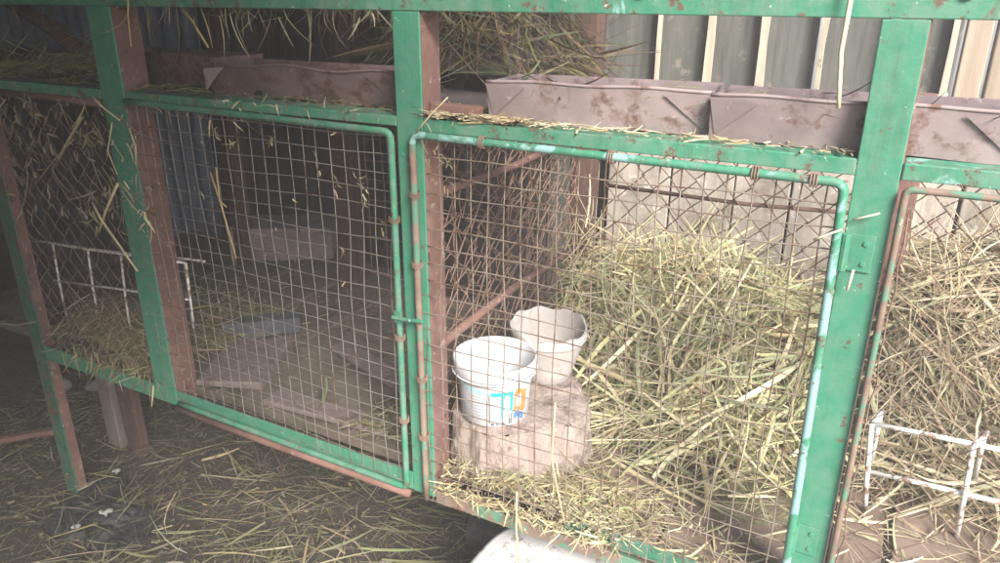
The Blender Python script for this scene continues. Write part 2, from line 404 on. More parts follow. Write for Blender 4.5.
# left bay: boards running back, gaps between them
for i, (a, b) in enumerate(((-1.99, -1.80), (-1.79, -1.61), (-1.60, -1.44), (-1.43, -1.27), (-1.262, -1.1))):
    floor_board(a, b, .045, .78, M['floor_board'], random.uniform(-.002, .002))
floor_board(-1.092, -.59, .045, .085, M['floor_board'])
for y0, y1, rz in ((.06, .215, .02), (.232, .36, -.015), (.372, .5, .01), (.51, .66, 0)):
    floor_board(-1.085, -.59, y0 + .03, y1 + .02, M['floor_board'], random.uniform(-.003, .006), rz)
for x0, x1 in ((-.552, -.39), (-.384, -.21), (-.205, -.034)):
    floor_board(x0, x1, .045, .66, M['floor_brown'], random.uniform(-.002, .002))
for x0, x1 in ((.008, .075), (.085, .25), (.256, .42), (.43, .56)):
    floor_board(x0, x1, .045, .72, M['floor_brown'], random.uniform(-.002, .002))

# --- wire meshes
def weld_mesh(x0, x1, z0, z1, y, cell, r, mat, parent, skew=0.0, name='wire_mesh', wav=.0018):
    q = MB()
    nx = int(round((x1 - x0) / cell)); nz = int(round((z1 - z0) / cell))
    ph = rng.uniform(0, 6, 60)
    def off(x, z): return wav * 3 * math.sin(x * 9 + 1) * math.sin(z * 8 + .5)
    for i in range(nx + 1):
        bx = x0 + i * cell; a = ph[i % 60]
        if bx > x1 + .001: break
        q.tube([(bx + skew * (z - z0) + wav * math.sin(z * 23 + a), y + off(bx, z) + wav * .4 * math.sin(z*40+a), z) for z in np.linspace(z0 - .004, z1 + .004, 16)], r, 4, caps=False)
    for i in range(nz + 1):
        bz = z0 + i * cell; a = ph[(i * 7 + 3) % 60]
        if bz > z1 + .001: break
        q.tube([(x, y - 1.7 * r + off(x, bz), bz + wav * math.sin(x * 21 + a)) for x in np.linspace(x0 - .004, x1 + .004, 16)], r, 4, caps=False)
    return q.build(name, mat, parent, smooth=True)
def chain_link(p0, ux, uz, w, h, cell, r, mat, parent, name='chain_link', jit=.0, irr=0.0):
    """zigzag wires in the plane p0 + a*ux + b*uz"""
    q = MB(); p0 = np.array(p0, float); ux = np.array(ux, float); uz = np.array(uz, float); un = np.cross(ux, uz)
    n = int(w / cell) + 3; m = int(h / cell)
    for i in range(n):
        pts = []
        for k in range(m + 1):
            a = (i - 1) * cell + (cell * 1.03 if ((k + i) % 2) else -.03 * cell)
            b = k * cell
            a += rng.normal() * irr; b2 = b + rng.normal() * irr
            if a < -.002 or a > w + .002: a = min(max(a, 0), w)
            s = 1 if (k + i) % 2 else -1
            pts.append(p0 + ux * a + uz * b2 + un * (s * r * .9 + rng.normal() * jit))
        q.tube(pts, r, 4, caps=False)
    return q.build(name, mat, parent)

# left door: green tube on top and right side, square mesh
def rounded(pts, rad=.012, n=5):
    out = [np.array(pts[0], float)]
    for i in range(1, len(pts) - 1):
        p, c, nn = (np.array(z, float) for z in (pts[i-1], pts[i], pts[i+1]))
        d0 = (p - c) / np.linalg.norm(p - c); d1 = (nn - c) / np.linalg.norm(nn - c)
        for t in np.linspace(0, 1, n):
            a = c + d0 * rad; b = c + d1 * rad
            out.append((1-t)**2 * a + 2*t*(1-t) * c + t*t * b)
    out.append(np.array(pts[-1], float))
    return out
def densify(pts, step=.05):
    o = [pts[0]]
    for a, b in zip(pts[:-1], pts[1:]):
        k = max(1, int(np.linalg.norm(np.array(b) - a) / step))
        for i in range(1, k + 1): o.append(np.array(a) + (np.array(b) - a) * i / k)
    return o
YD = -.0075
def door(pts, mats, mesh, label=None, r=.005, skew=0.0):
    q = MB(); q.tube(densify(rounded(pts)), r, 10)
    fr = q.build('door', mats, cage, smooth=True)
    if label: fr['label'] = label
    weld_mesh(*mesh, YD + .0085, .025, .00088 if skew else .00078, M['beige_wire' if skew else 'wire'], fr, skew)
    return fr
d1 = door([(-1.135, YD, .966), (-.601, YD, .961), (-.603, YD, .393), (-1.13, YD, .4)], M['green_dusty'], (-1.168, -.608, .402, .96), 'left door with green tube frame and square wire mesh')
d2 = door([(-.566, YD, .385), (-.567, YD, .961), (-.043, YD, .957), (-.034, YD, .385)], M['green_blue'], (-.560, -.045, .382, .957), 'middle door frame with pale blue paint chips', skew=.004)
d3 = door([(.0105, YD, .40), (.0115, YD, .956), (.53, YD, .957), (.53, YD, .41)], M['rusty_tube'], None) if False else None
q = MB(); q.tube(densify(rounded([(.012, YD, .40), (.0118, YD, .9575), (.54, YD, .958), (.54, YD, .40), (.012, YD, .40)], .007)), .0036, 10)
d3 = q.build('door', M['rusty_tube'], cage, smooth=True); d3['label'] = 'rusty unpainted right door with diamond wire'
chain_link((.018, YD + .006, .41), (1, 0, 0), (0, 0, 1), .51, .54, .026, .0008, M['rusty_wire'], d3, 'wire_mesh', .0004, .002)
# tie wires on the mid post tubes, latch, hinges, lashings on the right door's top tube
def tie(x, z, parent, vertical=True, r=.0075):
    q = MB()
    for t in (-.003, .0, .003):
        a = np.linspace(0, 2*math.pi, 11)
        if vertical: pts = [(x + r*math.cos(s), YD + r*math.sin(s), z + t + .0015*math.sin(s*2)) for s in a]
        else: pts = [(x + t, YD + r*math.cos(s), z + r*math.sin(s)) for s in a]
        q.tube(pts, .0009, 4)
    return q.build('tie_wire', M['rusty_wire'], parent)
d2.data.materials.append(M['rusty_tube'])
for pl in d2.data.polygons:
    c_ = pl.center; X_ = c_.x + WORLD[d2.name][0]; Z_ = c_.z + WORLD[d2.name][2]
    if X_ < -.553 and Z_ < .93: pl.material_index = 1
for z in (.88, .78, .60, .5): tie(-.5665, z, d2)
for z in (.84, .66, .52): tie(-.602, z, d1)
for xx_ in (-.46, -.29, -.13, -.072): tie(xx_, .957 + .004 * (-xx_ - .043) / .524, d2, False)
q = MB(); q.tube([(-.608, -.016, .694), (-.585, -.0165, .695), (-.555, -.016, .698)], .003, 8); q.box(-.606, -.592, -.0145, -.0135, .686, .704); q.tube([(-.572, -.016, .697), (-.571, -.028, .70), (-.568, -.03, .703)], .0025, 6)
q.build('latch', M['green_dusty'], d1, bevel=.0006)
for z in (.885, .52):
    q = MB(); q.box(-.033, -.006, -.0028, -.0012, z - .02, z + .02); q.tube([(-.033, -.006, z - .02), (-.033, -.006, z + .02)], .0045, 8)
    for dz in (-.011, .011): q.tube([(-.014, -.0028, z + dz), (-.014, -.0045, z + dz)], .003, 6)
    q.build('hinge', M['green'], d2, bevel=.0005)
# partition between the middle and the left cage: rusty netting and two bars
q = MB(); q.tube([(-.568, .045, .868), (-.57, .3, .862), (-.565, .60, .872)], .0065, 8)
pt = q.build('partition', M['rust'], cage, smooth=True)
q = MB(); q.tube([(-.568, .045, .632), (-.57, .3, .64), (-.565, .60, .634)], .0075, 8); q.build('bar', M['rust'], pt, smooth=True)
for k in range(2):
    chain_link((-.581 - .009 * k, .05 + .012*k, .41), (0, 1, 0), (0, 0, 1), .55, .55, .024, .0012, M['rusty_wire'], pt, 'netting', .003, .006)
# backs
q = MB(); q.tube([(-.53, .655, .755), (-.25, .652, .752), (.02, .655, .762)], .0042, 8)
bk = q.build('back_rail', M['dark_wire'], cage, smooth=True)
chain_link((-.535, .645, .41), (1, 0, 0), (0, 0, 1), 1.05, .56, .027, .0018, M['dark_wire'], bk, 'chain_link', .0006, .002)
weld_mesh(-1.16, -.64, .45, .95, .64, .05, .0018, M['rusty_wire'], cage, name='back_mesh')
# netting in front of the left end
q = MB(); q.tube([(-1.545, .012, .955), (-1.36, .011, .957), (-1.2, .012, .954)], .007, 8)
nt = q.build('netting_bar', M['rust'], cage, smooth=True)
chain_link((-1.54, .01, .41), (1, 0, 0), (0, 0, 1), .345, .54, .021, .0008, M['rusty_wire'], nt, 'netting', .0006, .003)

# ------------------------------------------------------------------ feeding troughs on the shelf
def trough(x0, x1, y, h, mat, label, dent=0.0, lean=.012, rz=0.0, torn=False, dp=.085):
    ctr = ((x0 + x1) / 2, y + dp/2, SZ + .001)
    e = empty('feeding_trough', ctr, label, 'trough', 'rusty sheet metal troughs on the shelf')
    z0 = SZ + .001; th = .0018
    Rm = Matrix.Rotation(rz, 3, 'Z')
    def rt(v):
        v = np.asarray(v, float); c = np.array(ctr); return (v - c) @ np.array(Rm).T + c
    def wall(f, n, m, name, off):
        q = MB()
        q.grid(lambda u, v: f(u, v), n, m)
        q.v = [rt(np.concatenate(q.v))]
        o = q.build(name, mat, e, smooth=False)
        s = o.modifiers.new('thick', 'SOLIDIFY'); s.thickness = th; s.offset = off
        return o
    L = x1 - x0
    ph = random.uniform(0, 6)
    def front(u, v):
        w = dent * (math.sin(u * 9 + ph) + .6 * math.sin(u * 21 + v * 4 + ph))
        zz = z0 + h * v + (dent * 1.6 * math.sin(u * 13 + ph) if v in (0, 1) else 0)
        return (x0 + L * u + (-.004 if v == 0 else .0) * (1 - 2*u), y - lean * v + .004 + w * .6, zz)
    wall(front, 40, 8, 'front_panel', 0)
    wall(lambda u, v: (x0 + L*u, y + dp + lean * v, z0 + h * v), 12, 4, 'back_panel', 0)
    wall(lambda u, v: (x0 + .003 + (L-.006) * u, y + .006 + (dp-.008) * v, z0 + .001), 4, 3, 'bottom_panel', 0)
    for sx in (0, 1):
        wall(lambda u, v: (x0 + sx * L + (.0012 if sx == 0 else -.0012), y + .006 - lean*v + (dp - .008 + 2*lean*v) * u, z0 + h * v * .985), 4, 4, 'end_panel', 0)
        # folded corner tab: a triangle of sheet lying on the front panel
        q = MB(); s = 1 if sx == 0 else -1; bx = x0 + sx * L; yo = -.0035
        T = [(bx + s*.006, y + .004 + yo, z0 + .006), (bx + s*.0, y - lean*.9 + .004 + yo, z0 + h * .93), (bx + s*.052, y - lean*.86 + .004 + yo*1.4, z0 + h * .9)]
        V = T + [(a, b + .0014, c) for a, b, c in T]
        F = [(0, 1, 2), (5, 4, 3), (0, 3, 4, 1), (1, 4, 5, 2), (2, 5, 3, 0)]
        q.raw(rt(V), F); q.build('folded_tab', mat, e)
    # rolled rim
    q = MB(); q.v = []
    P = [front(u, 1) for u in np.linspace(0, 1, 26)]
    q.tube(rt([(a, b, c + .0008) for a, b, c in P]), .0022, 6); q.build('rim', mat, e, smooth=True)
    if torn:
        q = MB(); q.tube(rt([(x0 + L*.285, y - .0065, z0 + h*.1), (x0 + L*.285, y - .0075, z0 + h * .11)]), .008, 9)
        q.build('rust_hole', M['black'], e)
        q = MB(); q.raw(rt([(x0 + .01, y - .022, z0 + h*.86), (x0 + .05, y - .018, z0 + h*.95), (x0 + .0, y - .012, z0 + h * .15), (x0 + .01, y - .0205, z0 + h*.86), (x0 + .05, y - .0165, z0 + h*.95), (x0, y - .0105, z0 + h*.15)]), [(0, 1, 2), (5, 4, 3), (0, 3, 4, 1), (1, 4, 5, 2), (2, 5, 3, 0)])
        q.build('torn_flap', M['trough'], e)
    return e
trough(-.472, -.199, .034, .050, M['trough'], 'clean mauve rusty trough with a folded corner tab at each end, over the bucket', .0006, rz=.09)
trough(-.192, .10, .03, .050, M['trough'], 'mauve rusty trough passing behind the broad right green post', .0006, rz=.02)
trough(-.985, -.622, .046, .048, M['trough_dark'], 'dented dark rusty trough with a rust hole and torn flap at its left end', .0018, rz=.02, torn=True)
trough(-1.345, -1.015, .105, .052, M['trough_dark'], 'dark rusty trough standing behind the narrow left green post', .0012, rz=-.1)

# ------------------------------------------------------------------ bucket, pot, block in the middle cage
BZ = .500
blk = MB()
cx0, cy0 = -.484, .168
def blockpt(u, v):
    t = 2*math.pi*u
    rx = .093 * (1 + .09*math.sin(2*t+.6) + .06*math.sin(3*t+1)); ry = .128 * (1 + .06*math.sin(2*t+2) + .05*math.sin(5*t))
    side = v < .58
    z = FZ + .001 + (BZ - FZ) * min(1, v / .6)
    k = 1.05 - .08 * min(1, v/.6)
    if side:   # split, chipped flanks
        k += .020 * abs(math.sin(4.5*t + .6*math.sin(v*7))) - .03 * max(0, math.sin(11*t + v*2)) ** 8 + .012*math.sin(17*t - v*14) + .008*math.sin(43*t + v*9)
    if v > .6: k *= max(0.0, 1 - (v - .6) / .4) * .985
    a, b = rx * k * math.cos(t), ry * k * math.sin(t)
    cs, sn = math.cos(-.35), math.sin(-.35)
    dz = 0
    if v >= .58: dz = -.004 * (v < .64) - .004 * max(0, math.sin(7*t + 1)) ** 6 * (1 - (v - .58)/.42) * (v < .9) + .0018*math.sin(a*120 + b*50)*math.sin(b*90)
    return (cx0 + a*cs - b*sn, cy0 + a*sn + b*cs, z + dz)
blk.grid(blockpt, 121, 44)
tag(blk.build('chopping_block', M['stone'], smooth=True), 'pinkish rough low block with bucket and pot on top', 'block')

bc = (-.508, .112, BZ + .001)
bk_e = empty('plastic_bucket', bc, 'small open white plastic bucket with teal and orange label on the block', 'bucket')
q = MB()
prof = [(.0525, .0), (.0545, .002), (.0575, .05), (.0610, .078), (.0612, .0785), (.0612, .081), (.0655, .0815), (.0668, .084), (.0668, .099), (.0658, .1015), (.0640, .1015), (.0632, .099), (.0615, .085), (.0560, .04), (.053, .004), (.0, .0035)]
q.lathe(prof[:-1] + [(.002, .004)], bc, 56)
ob = q.build('body', M['bucket'], bk_e, smooth=True, bevel=0)
q = MB(); q.tube([(bc[0] + .0675*math.cos(t), bc[1] + .0675*math.sin(t), bc[2] + .0805) for t in np.linspace(0, 2*math.pi, 49)], .0016, 6, caps=False); q.build('rim', M['bucket'], bk_e, smooth=True)
def rad_at(z): return float(np.interp(z, [.002, .05, .078], [.0545, .0575, .061]))
CAM = np.array((0, -.82, 1.134))
t0 = math.atan2(-.82 - bc[1], 0 - bc[0])      # side that faces the viewer
def patch(a0, a1, z0, z1, mat, lift=.0004, parent=None, name='printed_label', shape=None, n=12):
    q = MB()
    def f(u, v):
        a = t0 + a0 + (a1 - a0) * u
        zz = z0 + (z1 - z0) * v + (shape(u, v) if shape else 0)
        r = rad_at(zz) + lift
        return (bc[0] + r*math.cos(a), bc[1] + r*math.sin(a), bc[2] + zz)
    q.grid(f, n, 5)
    return q.build(name, mat, parent or bk_e, smooth=True)
lab = patch(-1.0, 1.05, .064, .0735, M['pale_ink'], .0005, shape=lambda u, v: -.008 * math.sin(u * math.pi), n=30)
patch(-.10, .50, .016, .064, M['teal_ink'], .0008, lab, 'teal_panel', n=14)
patch(-.12, .16, .010, .057, M['bucket'], .0011, lab, 'barcode_field')
for i, (a, wd) in enumerate(((-.07, .014), (-.048, .007), (-.03, .012), (-.01, .006), (.006, .014), (.03, .007), (.046, .012), (.068, .006), (.082, .014))):
    patch(a, a + wd, .018, .050, M['grey_ink'], .0014, lab, 'barcode', n=2)
patch(-.155, -.138, .008, .060, M['black_ink'], .0012, lab, 'print_rule', n=2)
patch(.55, .98, .024, .063, M['orange_ink'], .0008, lab, 'orange_panel', shape=lambda u, v: .004*math.sin(u*6))
patch(.6, .78, .036, .052, M['bucket'], .0011, lab, 'emblem', shape=lambda u, v: .004*math.sin(u*math.pi)*(1 if v > .5 else -1))
patch(.56, .9, .010, .022, M['blue_ink'], .0007, lab, 'blue_panel', shape=lambda u, v: .004*math.sin(u*5))
patch(.24, .42, .036, .054, M['pale_ink'], .0013, lab, 'emblem', shape=lambda u, v: .005*math.sin(u*math.pi)*(1 if v > .5 else -1))
patch(.22, .46, .016, .030, M['bucket'], .0013, lab, 'emblem', shape=lambda u, v: .004*math.sin(u*math.pi)*v)
for a in (.40, .455): patch(a, a + .022, .006, .026, M['black_ink'], .0015, lab, 'print_mark', n=2)
for i, a in enumerate((-.1, -.06, .05, .22, .25)): patch(a, a + .028, .004, .0085, M['black_ink'], .0007, lab, 'print_mark', n=2)
for k in range(8): patch(-.80, -.25 - .06*(k % 3), .014 + k*.0055, .0155 + k*.0055, M['grey_ink'], .0006, lab, 'print_line', n=10)

pc = (-.485, .262, BZ + .001)
pe = empty('flower_pot', pc, 'empty pale grey clay pot with chipped rim behind the white bucket', 'pot')
def wobp(k, t):
    if k in (7, 8, 9): return -.010 * max(0, math.sin(t * 1.0 + 2.2)) + .0025 * math.sin(t * 9) - .004 * max(0, math.sin(4*t + 1))**3
    return 0
PS = .9
q = MB(); q.lathe([(a_*PS, b_*.97) for a_, b_ in [(.044, 0), (.047, .002), (.053, .022), (.0605, .045), (.068, .064), (.0735, .082), (.0755, .096), (.0745, .104), (.0725, .1065), (.0705, .104), (.071, .09), (.064, .064), (.052, .035), (.043, .006), (.004, .0055)]], pc, 60, wob=wobp)
q.build('body', M['pot'], pe, smooth=True)
q = MB(); q.tube([(pc[0] + .0738*PS*math.cos(t), pc[1] + .0738*PS*math.sin(t), pc[2] + .078 + .001*math.sin(3*t)) for t in np.linspace(0, 2*math.pi, 49)], .002, 6, caps=False); q.build('rim_band', M['pot'], pe, smooth=True)

# ------------------------------------------------------------------ white wire racks
def rack(pts_top, drop_pairs, label, name='wire_rack', r=.0042):
    pass
e = empty('wire_rack', (.12, .25, FZ), 'white painted wire rack standing in the straw filled right cage', 'rack', 'white painted wire racks')
def rod(p, parent, name='rod', r=.0037):
    q = MB(); q.tube(p, r, 8); return q.build(name, M['white_rod'], parent, smooth=True)
rod([(.034, .25, .5600), (.10, .251, .5625), (.23, .25, .567)], e, 'top_rod')
rod([(.041, .252, .4805), (.12, .252, .483), (.24, .25, .487)], e, 'lower_rod')
rod([(.032, .247, .561), (.040, .246, .47), (.047, .25, .38 + .032)], e, 'leg')
rod([(.157, .246, .565), (.162, .245, .47), (.166, .25, .412)], e, 'leg')
rod([(.042, .30, .555), (.043, .30, .47)], e, 'rod')
rod([(.172, .29, .565), (.176, .30, .485)], e, 'rod')
rod([(.157, .246, .5655), (.175, .29, .566)], e, 'rod')
rod([(.034, .25, .561), (.043, .30, .557)], e, 'rod')
e = empty('wire_rack', (-1.4, .07, FZ), 'white painted wire rack behind the netting at the dim left end', 'rack', 'white painted wire racks')
rod([(-1.70, .05, .635), (-1.45, .051, .645), (-1.125, .05, .668)], e, 'top_rod', .0024)
rod([(-1.69, .10, .61), (-1.45, .10, .625), (-1.13, .10, .655)], e, 'top_rod', .0024)
rod([(-1.57, .06, .548), (-1.35, .06, .57), (-1.14, .06, .588)], e, 'lower_rod', .0024)
for x0, x1, z1, y_ in ((-1.545, -1.56, .47, .06), (-1.43, -1.45, .455, .062), (-1.325, -1.35, .45, .062), (-1.128, -1.14, .57, .055)):
    rod([(x0, y_, .64 + (x0 + 1.5) * .07), ((x0+x1)/2, y_, .55), (x1, y_ + .004, z1 - .04)], e, 'leg', .0024)
rod([(-1.36, .07, .472), (-1.24, .07, .478)], e, 'lower_rod', .0024)

# ------------------------------------------------------------------ loose timber inside the left cage
q = MB(); q.box(-1.69, -1.40, .66, .80, FZ + .001, FZ + .105, rot=(Matrix.Rotation(.55, 3, 'Z'), np.array((-1.55, .73, FZ))), jit=.004)
tag(q.build('mauve_block', M['nestbox'], bevel=.006), 'dusty mauve building block lying at the back of the left cage', 'block')
def prism_between(a, b, wd, th, z, mat, name, label, cat, bev=.003):
    a = np.array((*a, z)); b = np.array((*b, z)); d = b - a; L = np.linalg.norm(d); ang = math.atan2(d[1], d[0])
    q = MB(); q.box(a[0], a[0] + L, a[1] - wd/2, a[1] + wd/2, z, z + th, rot=(Matrix.Rotation(ang, 3, 'Z'), a), jit=.002)
    return tag(q.build(name, mat, bevel=bev), label, cat)
prism_between((-1.26, .225), (-1.135, .34), .045, .038, FZ + .004, M['slate'], 'block_offcut', 'blue grey block lying on the boards of the left cage', 'block', .004)
prism_between((-1.07, .06), (-1.16, .245), .13, .014, FZ + .004, M['stake'], 'plank_offcut', 'flat old plank in front of the blue grey block', 'plank')
prism_between((-.97, .075), (-.70, .09), .05, .008, FZ + .005, M['stake'], 'plank_offcut', 'flat plank along the bottom rail beside the mid green post', 'plank')
prism_between((-.99, .30), (-.72, .20), .045, .012, FZ + .008, M['stake'], 'plank_offcut', 'narrow broken board lying diagonally in the middle of the left cage floor', 'plank')
# slanting dark beam upper left
q = MB(); a = np.array((-1.78, .16, 1.13)); 
q.tube([(-1.9, .22, 1.16), (-1.62, .2, 1.065), (-1.47, .19, .992)], .028, 4, flat=.7)
tag(q.build('timber_beam', M['timber'], bevel=.004), 'dark rusty beam slanting down onto the hay strewn shelf', 'beam')
# upright planks under the left end
q = MB(); q.box(-1.745, -1.695, .205, .225, -.01, .388, jit=.003); tag(q.build('upright_plank', M['stake'], bevel=.002), 'greyer left one of two upright planks propped under the cage floor', 'plank', 'planks under the cage floor')
q = MB(); q.box(-1.675, -1.615, .212, .235, -.01, .388, jit=.003); tag(q.build('upright_plank', M['timber'], bevel=.002), 'browner right one of two upright planks propped under the cage floor', 'plank', 'planks under the cage floor')

# ------------------------------------------------------------------ white tub under the front edge
def superell(cx, cy, a, b, t, p=3.4):
    c, s = math.cos(t), math.sin(t)
    return cx + a * math.copysign(abs(c) ** (2/p), c), cy + b * math.copysign(abs(s) ** (2/p), s)
q = MB(); N = 72
prof = [(1.05, .0), (1.05, .008), (1.02, .012), (1.0, .265), (.99, .298), (.965, .308), (.93, .3112), (.5, .3115), (.02, .3115)]
V = []
for k, (s_, z_) in enumerate(prof):
    for j in range(N):
        a = 2*math.pi*j/N
        X, Y = superell(-.245, -.03, .235*s_, .185*s_, a, 2.9)
        V.append((X, Y, z_ + .01 + (.0015*math.sin(9*X/.1) if k > 5 else 0)))
F = [(i*N + j, i*N + (j+1) % N, (i+1)*N + (j+1) % N, (i+1)*N + j) for i in range(len(prof)-1) for j in range(N)] + [tuple(range((len(prof)-1)*N, len(prof)*N))]
q.raw(V, F); tag(q.build('plastic_tub', M['white_tub'], smooth=True), 'upturned white plastic tub on the ground below the middle cage', 'tub')

# ------------------------------------------------------------------ ground clutter
q = MB()
def rag(u, v):
    e = .5 + .5 * math.sin(u * 7 + 1) * math.cos(u * 3)
    x = -1.57 + .27*u + .03*math.sin(v*7 + u*3); y = -.13 + (.08 + .13*e)*v + .05*u + .012*math.sin(u*17)
    z = .014 + .012*abs(math.sin(u*9+v*5)) + .009*abs(math.sin(v*13 - u*6)) + .005*abs(math.sin(u*31 + v*17)) + .012*math.sin(u*math.pi)*math.sin(v*math.pi)
    return (x, y, z)
q.grid(rag, 44, 30); o = q.build('black_rag', M['black']); s = o.modifiers.new('thick', 'SOLIDIFY'); s.thickness = .002
tag(o, 'crumpled black plastic rag on the littered ground beside the leg', 'rag')
q = MB(); q.tube([(-1.99, .0, .03), (-1.9, .1, .035), (-1.84, .17, .03)], .016, 6, flat=.6); tag(q.build('broken_stick', M['rust'], bevel=.002), 'short reddish brown stick on the ground at the left edge', 'stick')
for i, (x_, y_, s_, lab_) in enumerate(((-2.02, .36, .03, 'grey stone lump in the shade under the left end'), (-2.11, .31, .04, 'larger grey stone left of the other stone in the shade'), (-1.35, .03, .014, 'small pale stone right of the black rag'), (-.80, .17, .016, 'pale pebble in the straw in front of the cages'))):
    q = MB()
    ph = random.uniform(0, 6)
    q.grid(lambda u, v: (x_ + s_*(1+.15*math.sin(5*u*6.28+ph))*math.sin(math.pi*v)*math.cos(2*math.pi*u), y_ + s_*.8*math.sin(math.pi*v)*math.sin(2*math.pi*u)*(1+.1*math.sin(3*6.28*u)), .008 + s_*.5*(1 - math.cos(math.pi*v))*(1+.08*math.sin(4*6.28*u))), 16, 10)
    tag(q.build('stone', M['stone_grey'], smooth=True), lab_, 'stone')
for x_, y_, s_, lab_ in ((-1.43, -.02, .016, 'torn white paper scrap lying on the black rag'), (-1.44, -.085, .009, 'small white paper scrap in front of the black rag'), (-1.545, .09, .009, 'white paper scrap behind the black rag')):
    q = MB(); q.grid(lambda u, v: (x_ + s_*(u-.5)*1.6 + .004*math.sin(v*9), y_ + s_*(v-.5)*1.3 + .004*math.sin(u*11), .046 + .004*math.sin(u*6)*math.cos(v*5)), 8, 8)
    o = q.build('paper_scrap', M['paper']); s = o.modifiers.new('thick', 'SOLIDIFY'); s.thickness = .0008
    tag(o, lab_, 'paper')
q = MB(); q.box(-.72, -.55, .34, .46, -.01, .05, rot=(Matrix.Rotation(.3, 3, 'Z'), np.array((-.64, .4, 0))), jit=.004)
tag(q.build('grey_slab', M['slate'], bevel=.004), 'grey slab on the ground under the mid green post', 'slab')

# ------------------------------------------------------------------ hay (uncountable)
def mound(name, hf, x0, x1, y0, y1, nx, ny):
    q = MB()
    q.grid(lambda u, v: ((lambda x, y: (x, y, float(hf(x, y))))(x0 + (x1-x0)*u, y0 + (y1-y0)*v)), nx, ny)
    return q
def core(q_straw, hf, x0, x1, y0, y1, nx, ny):
    """packed hay under the straws, in the same object"""
    q = mound('c', hf, x0, x1, y0, y1, nx, ny)
    V = np.concatenate(q.v)
    q_straw.raw(V, [[a for a in f] for f in q.f], [1] * len(q.f), (.1, .09, .05))

# right half: heap in the middle cage
def h_mid(x, y):
    x = np.asarray(x, float); y = np.asarray(y, float)
    yy = y - .035 * np.sin(x * 14)
    near = .6 * np.clip((yy - .12) / .5, 0, 1) ** 1.15 + .4 * sstep(.3, .58, yy)
    keepout = 1 - sstep(.0, 1.0, (1.25 - np.hypot((x + .475) / .15, (y - .2) / .19)) * 2.2)
    edge = .74 + .26 * np.exp(-((x + .36) / .15)**2)
    h = FZ + .235 * near * keepout * edge + .03 * lump(x, y, 13) * near + .012 * lump(x, y, 31, 2) * near + .002
    return np.maximum(h, FZ - .003 + .0 * x)
q = MB(); core(q, lambda x, y: h_mid(x, y) - .012, -.545, -.04, .08, .64, 40, 44)
def in_mid(x, y): return (y > .05) & (np.hypot((x + .475) / .125, (y - .2) / .16) > 1.0) & ((y > .2 + .12 * rng.random(len(x))) | (rng.random(len(x)) < np.where(x < -.33, .6, .16)))
def clampbox(mb, x0, x1, y0, y1):
    V = mb.v[-1]; V[:, 0] = np.clip(V[:, 0], x0, x1); V[:, 1] = np.clip(V[:, 1], y0, y1)
on_height(q, 1500, -.53, -.05, .22, .63, h_mid, .04, .20, .001, .0048, PAL_HAY, .03, .16, power=1.5, keep=in_mid, bend=.28)
on_height(q, 3600, -.53, -.05, .16, .63, h_mid, .02, .16, .0004, .0014, PAL_HAY * np.array([.88, .94, .88]), .03, .22, power=1.4, keep=in_mid, bend=.4)
on_height(q, 2600, -.53, -.05, .12, .6, h_mid, .004, .03, .0005, .002, PAL_DULL * 1.25, .012, .25, power=1.6, keep=in_mid); clampbox(q, -.545, -.03, .012, .66)
on_height(q, 330, -.44, -.06, .2, .6, h_mid, .10, .24, .0018, .0052, PAL_HAY[[0, 1, 2, 4, 7]], .04, .14, power=1.0, keep=in_mid, bend=.22); clampbox(q, -.545, -.03, .012, .66)
on_height(q, 90, -.36, -.05, .05, .22, h_mid, .08, .2, .0014, .004, PAL_HAY[[0, 1, 4, 5]], .012, .03, power=1.2, keep=in_mid, ang=.4, spread=.6); clampbox(q, -.545, -.03, .006, .66)
on_height(q, 170, -.40, -.05, .03, .3, h_mid, .02, .14, .0007, .0028, PAL_HAY, .014, .06, power=1.8, keep=in_mid); clampbox(q, -.545, -.03, .006, .66)
# chaff along the front, below the block
def chaff(x, y): return (x < -.30 + .12 * rng.random(len(x))) & (np.hypot((x + .475) / .12, (y - .2) / .15) > 1.0)
fl = lambda x, y: FZ + .003 + 0 * x
hf_front = lambda x, y: FZ + .002 + .016 * sstep(.14, .05, y) * sstep(-.28, -.42, x) * (1 + .3 * lump(x, y, 30))
on_height(q, 1900, -.55, -.22, .008, .14, hf_front, .006, .055, .0004, .0019, PAL_HAY[[0, 1, 2, 3, 5, 6, 7]] * .85, .01, .3, power=1.8, keep=chaff); clampbox(q, -.552, -.03, .006, .66)
on_height(q, 420, -.55, -.25, -.006, .012, lambda x, y: FZ - .008 + 0*x, .006, .04, .0004, .0016, PAL_HAY[[0, 1, 2, 5, 6]] * .9, .014, .5, power=1.6)
on_height(q, 260, -.36, -.05, .008, .12, fl, .008, .06, .0005, .002, PAL_HAY, .006, .2, power=1.8); clampbox(q, -.552, -.03, .006, .66)
# sprays of straw standing up the back mesh
n = 110; P = np.stack([rng.normal(-.36, .09, n), rng.uniform(.5, .62, n), np.full(n, .63) + rng.normal(size=n)*.02], 1)
D = np.stack([rng.normal(size=n)*.7, rng.normal(size=n)*.25 + .1, np.abs(rng.normal(size=n))*.7 + .15], 1)
straws(q, P, D, rng.uniform(.04, .12, n), rng.uniform(.0006, .002, n), PAL_HAY, .25); clampbox(q, -.545, -.03, .012, .7)
n = 40; P = np.stack([rng.normal(-.52, .02, n), rng.uniform(.40, .56, n), rng.uniform(.55, .70, n)], 1)
D = np.stack([rng.normal(size=n)*.3+.2, rng.normal(size=n)*.5, np.abs(rng.normal(size=n))*.7 + .25], 1)
straws(q, P, D, rng.uniform(.05, .13, n), rng.uniform(.0007, .0022, n), PAL_WARM, .2); clampbox(q, -.55, -.03, .012, .7)
tag(q.build('hay_heap', [M['straw'], M['hay_core']], color=True), 'heap of greenish yellow straw behind the bucket and pot', 'hay', kind='stuff')

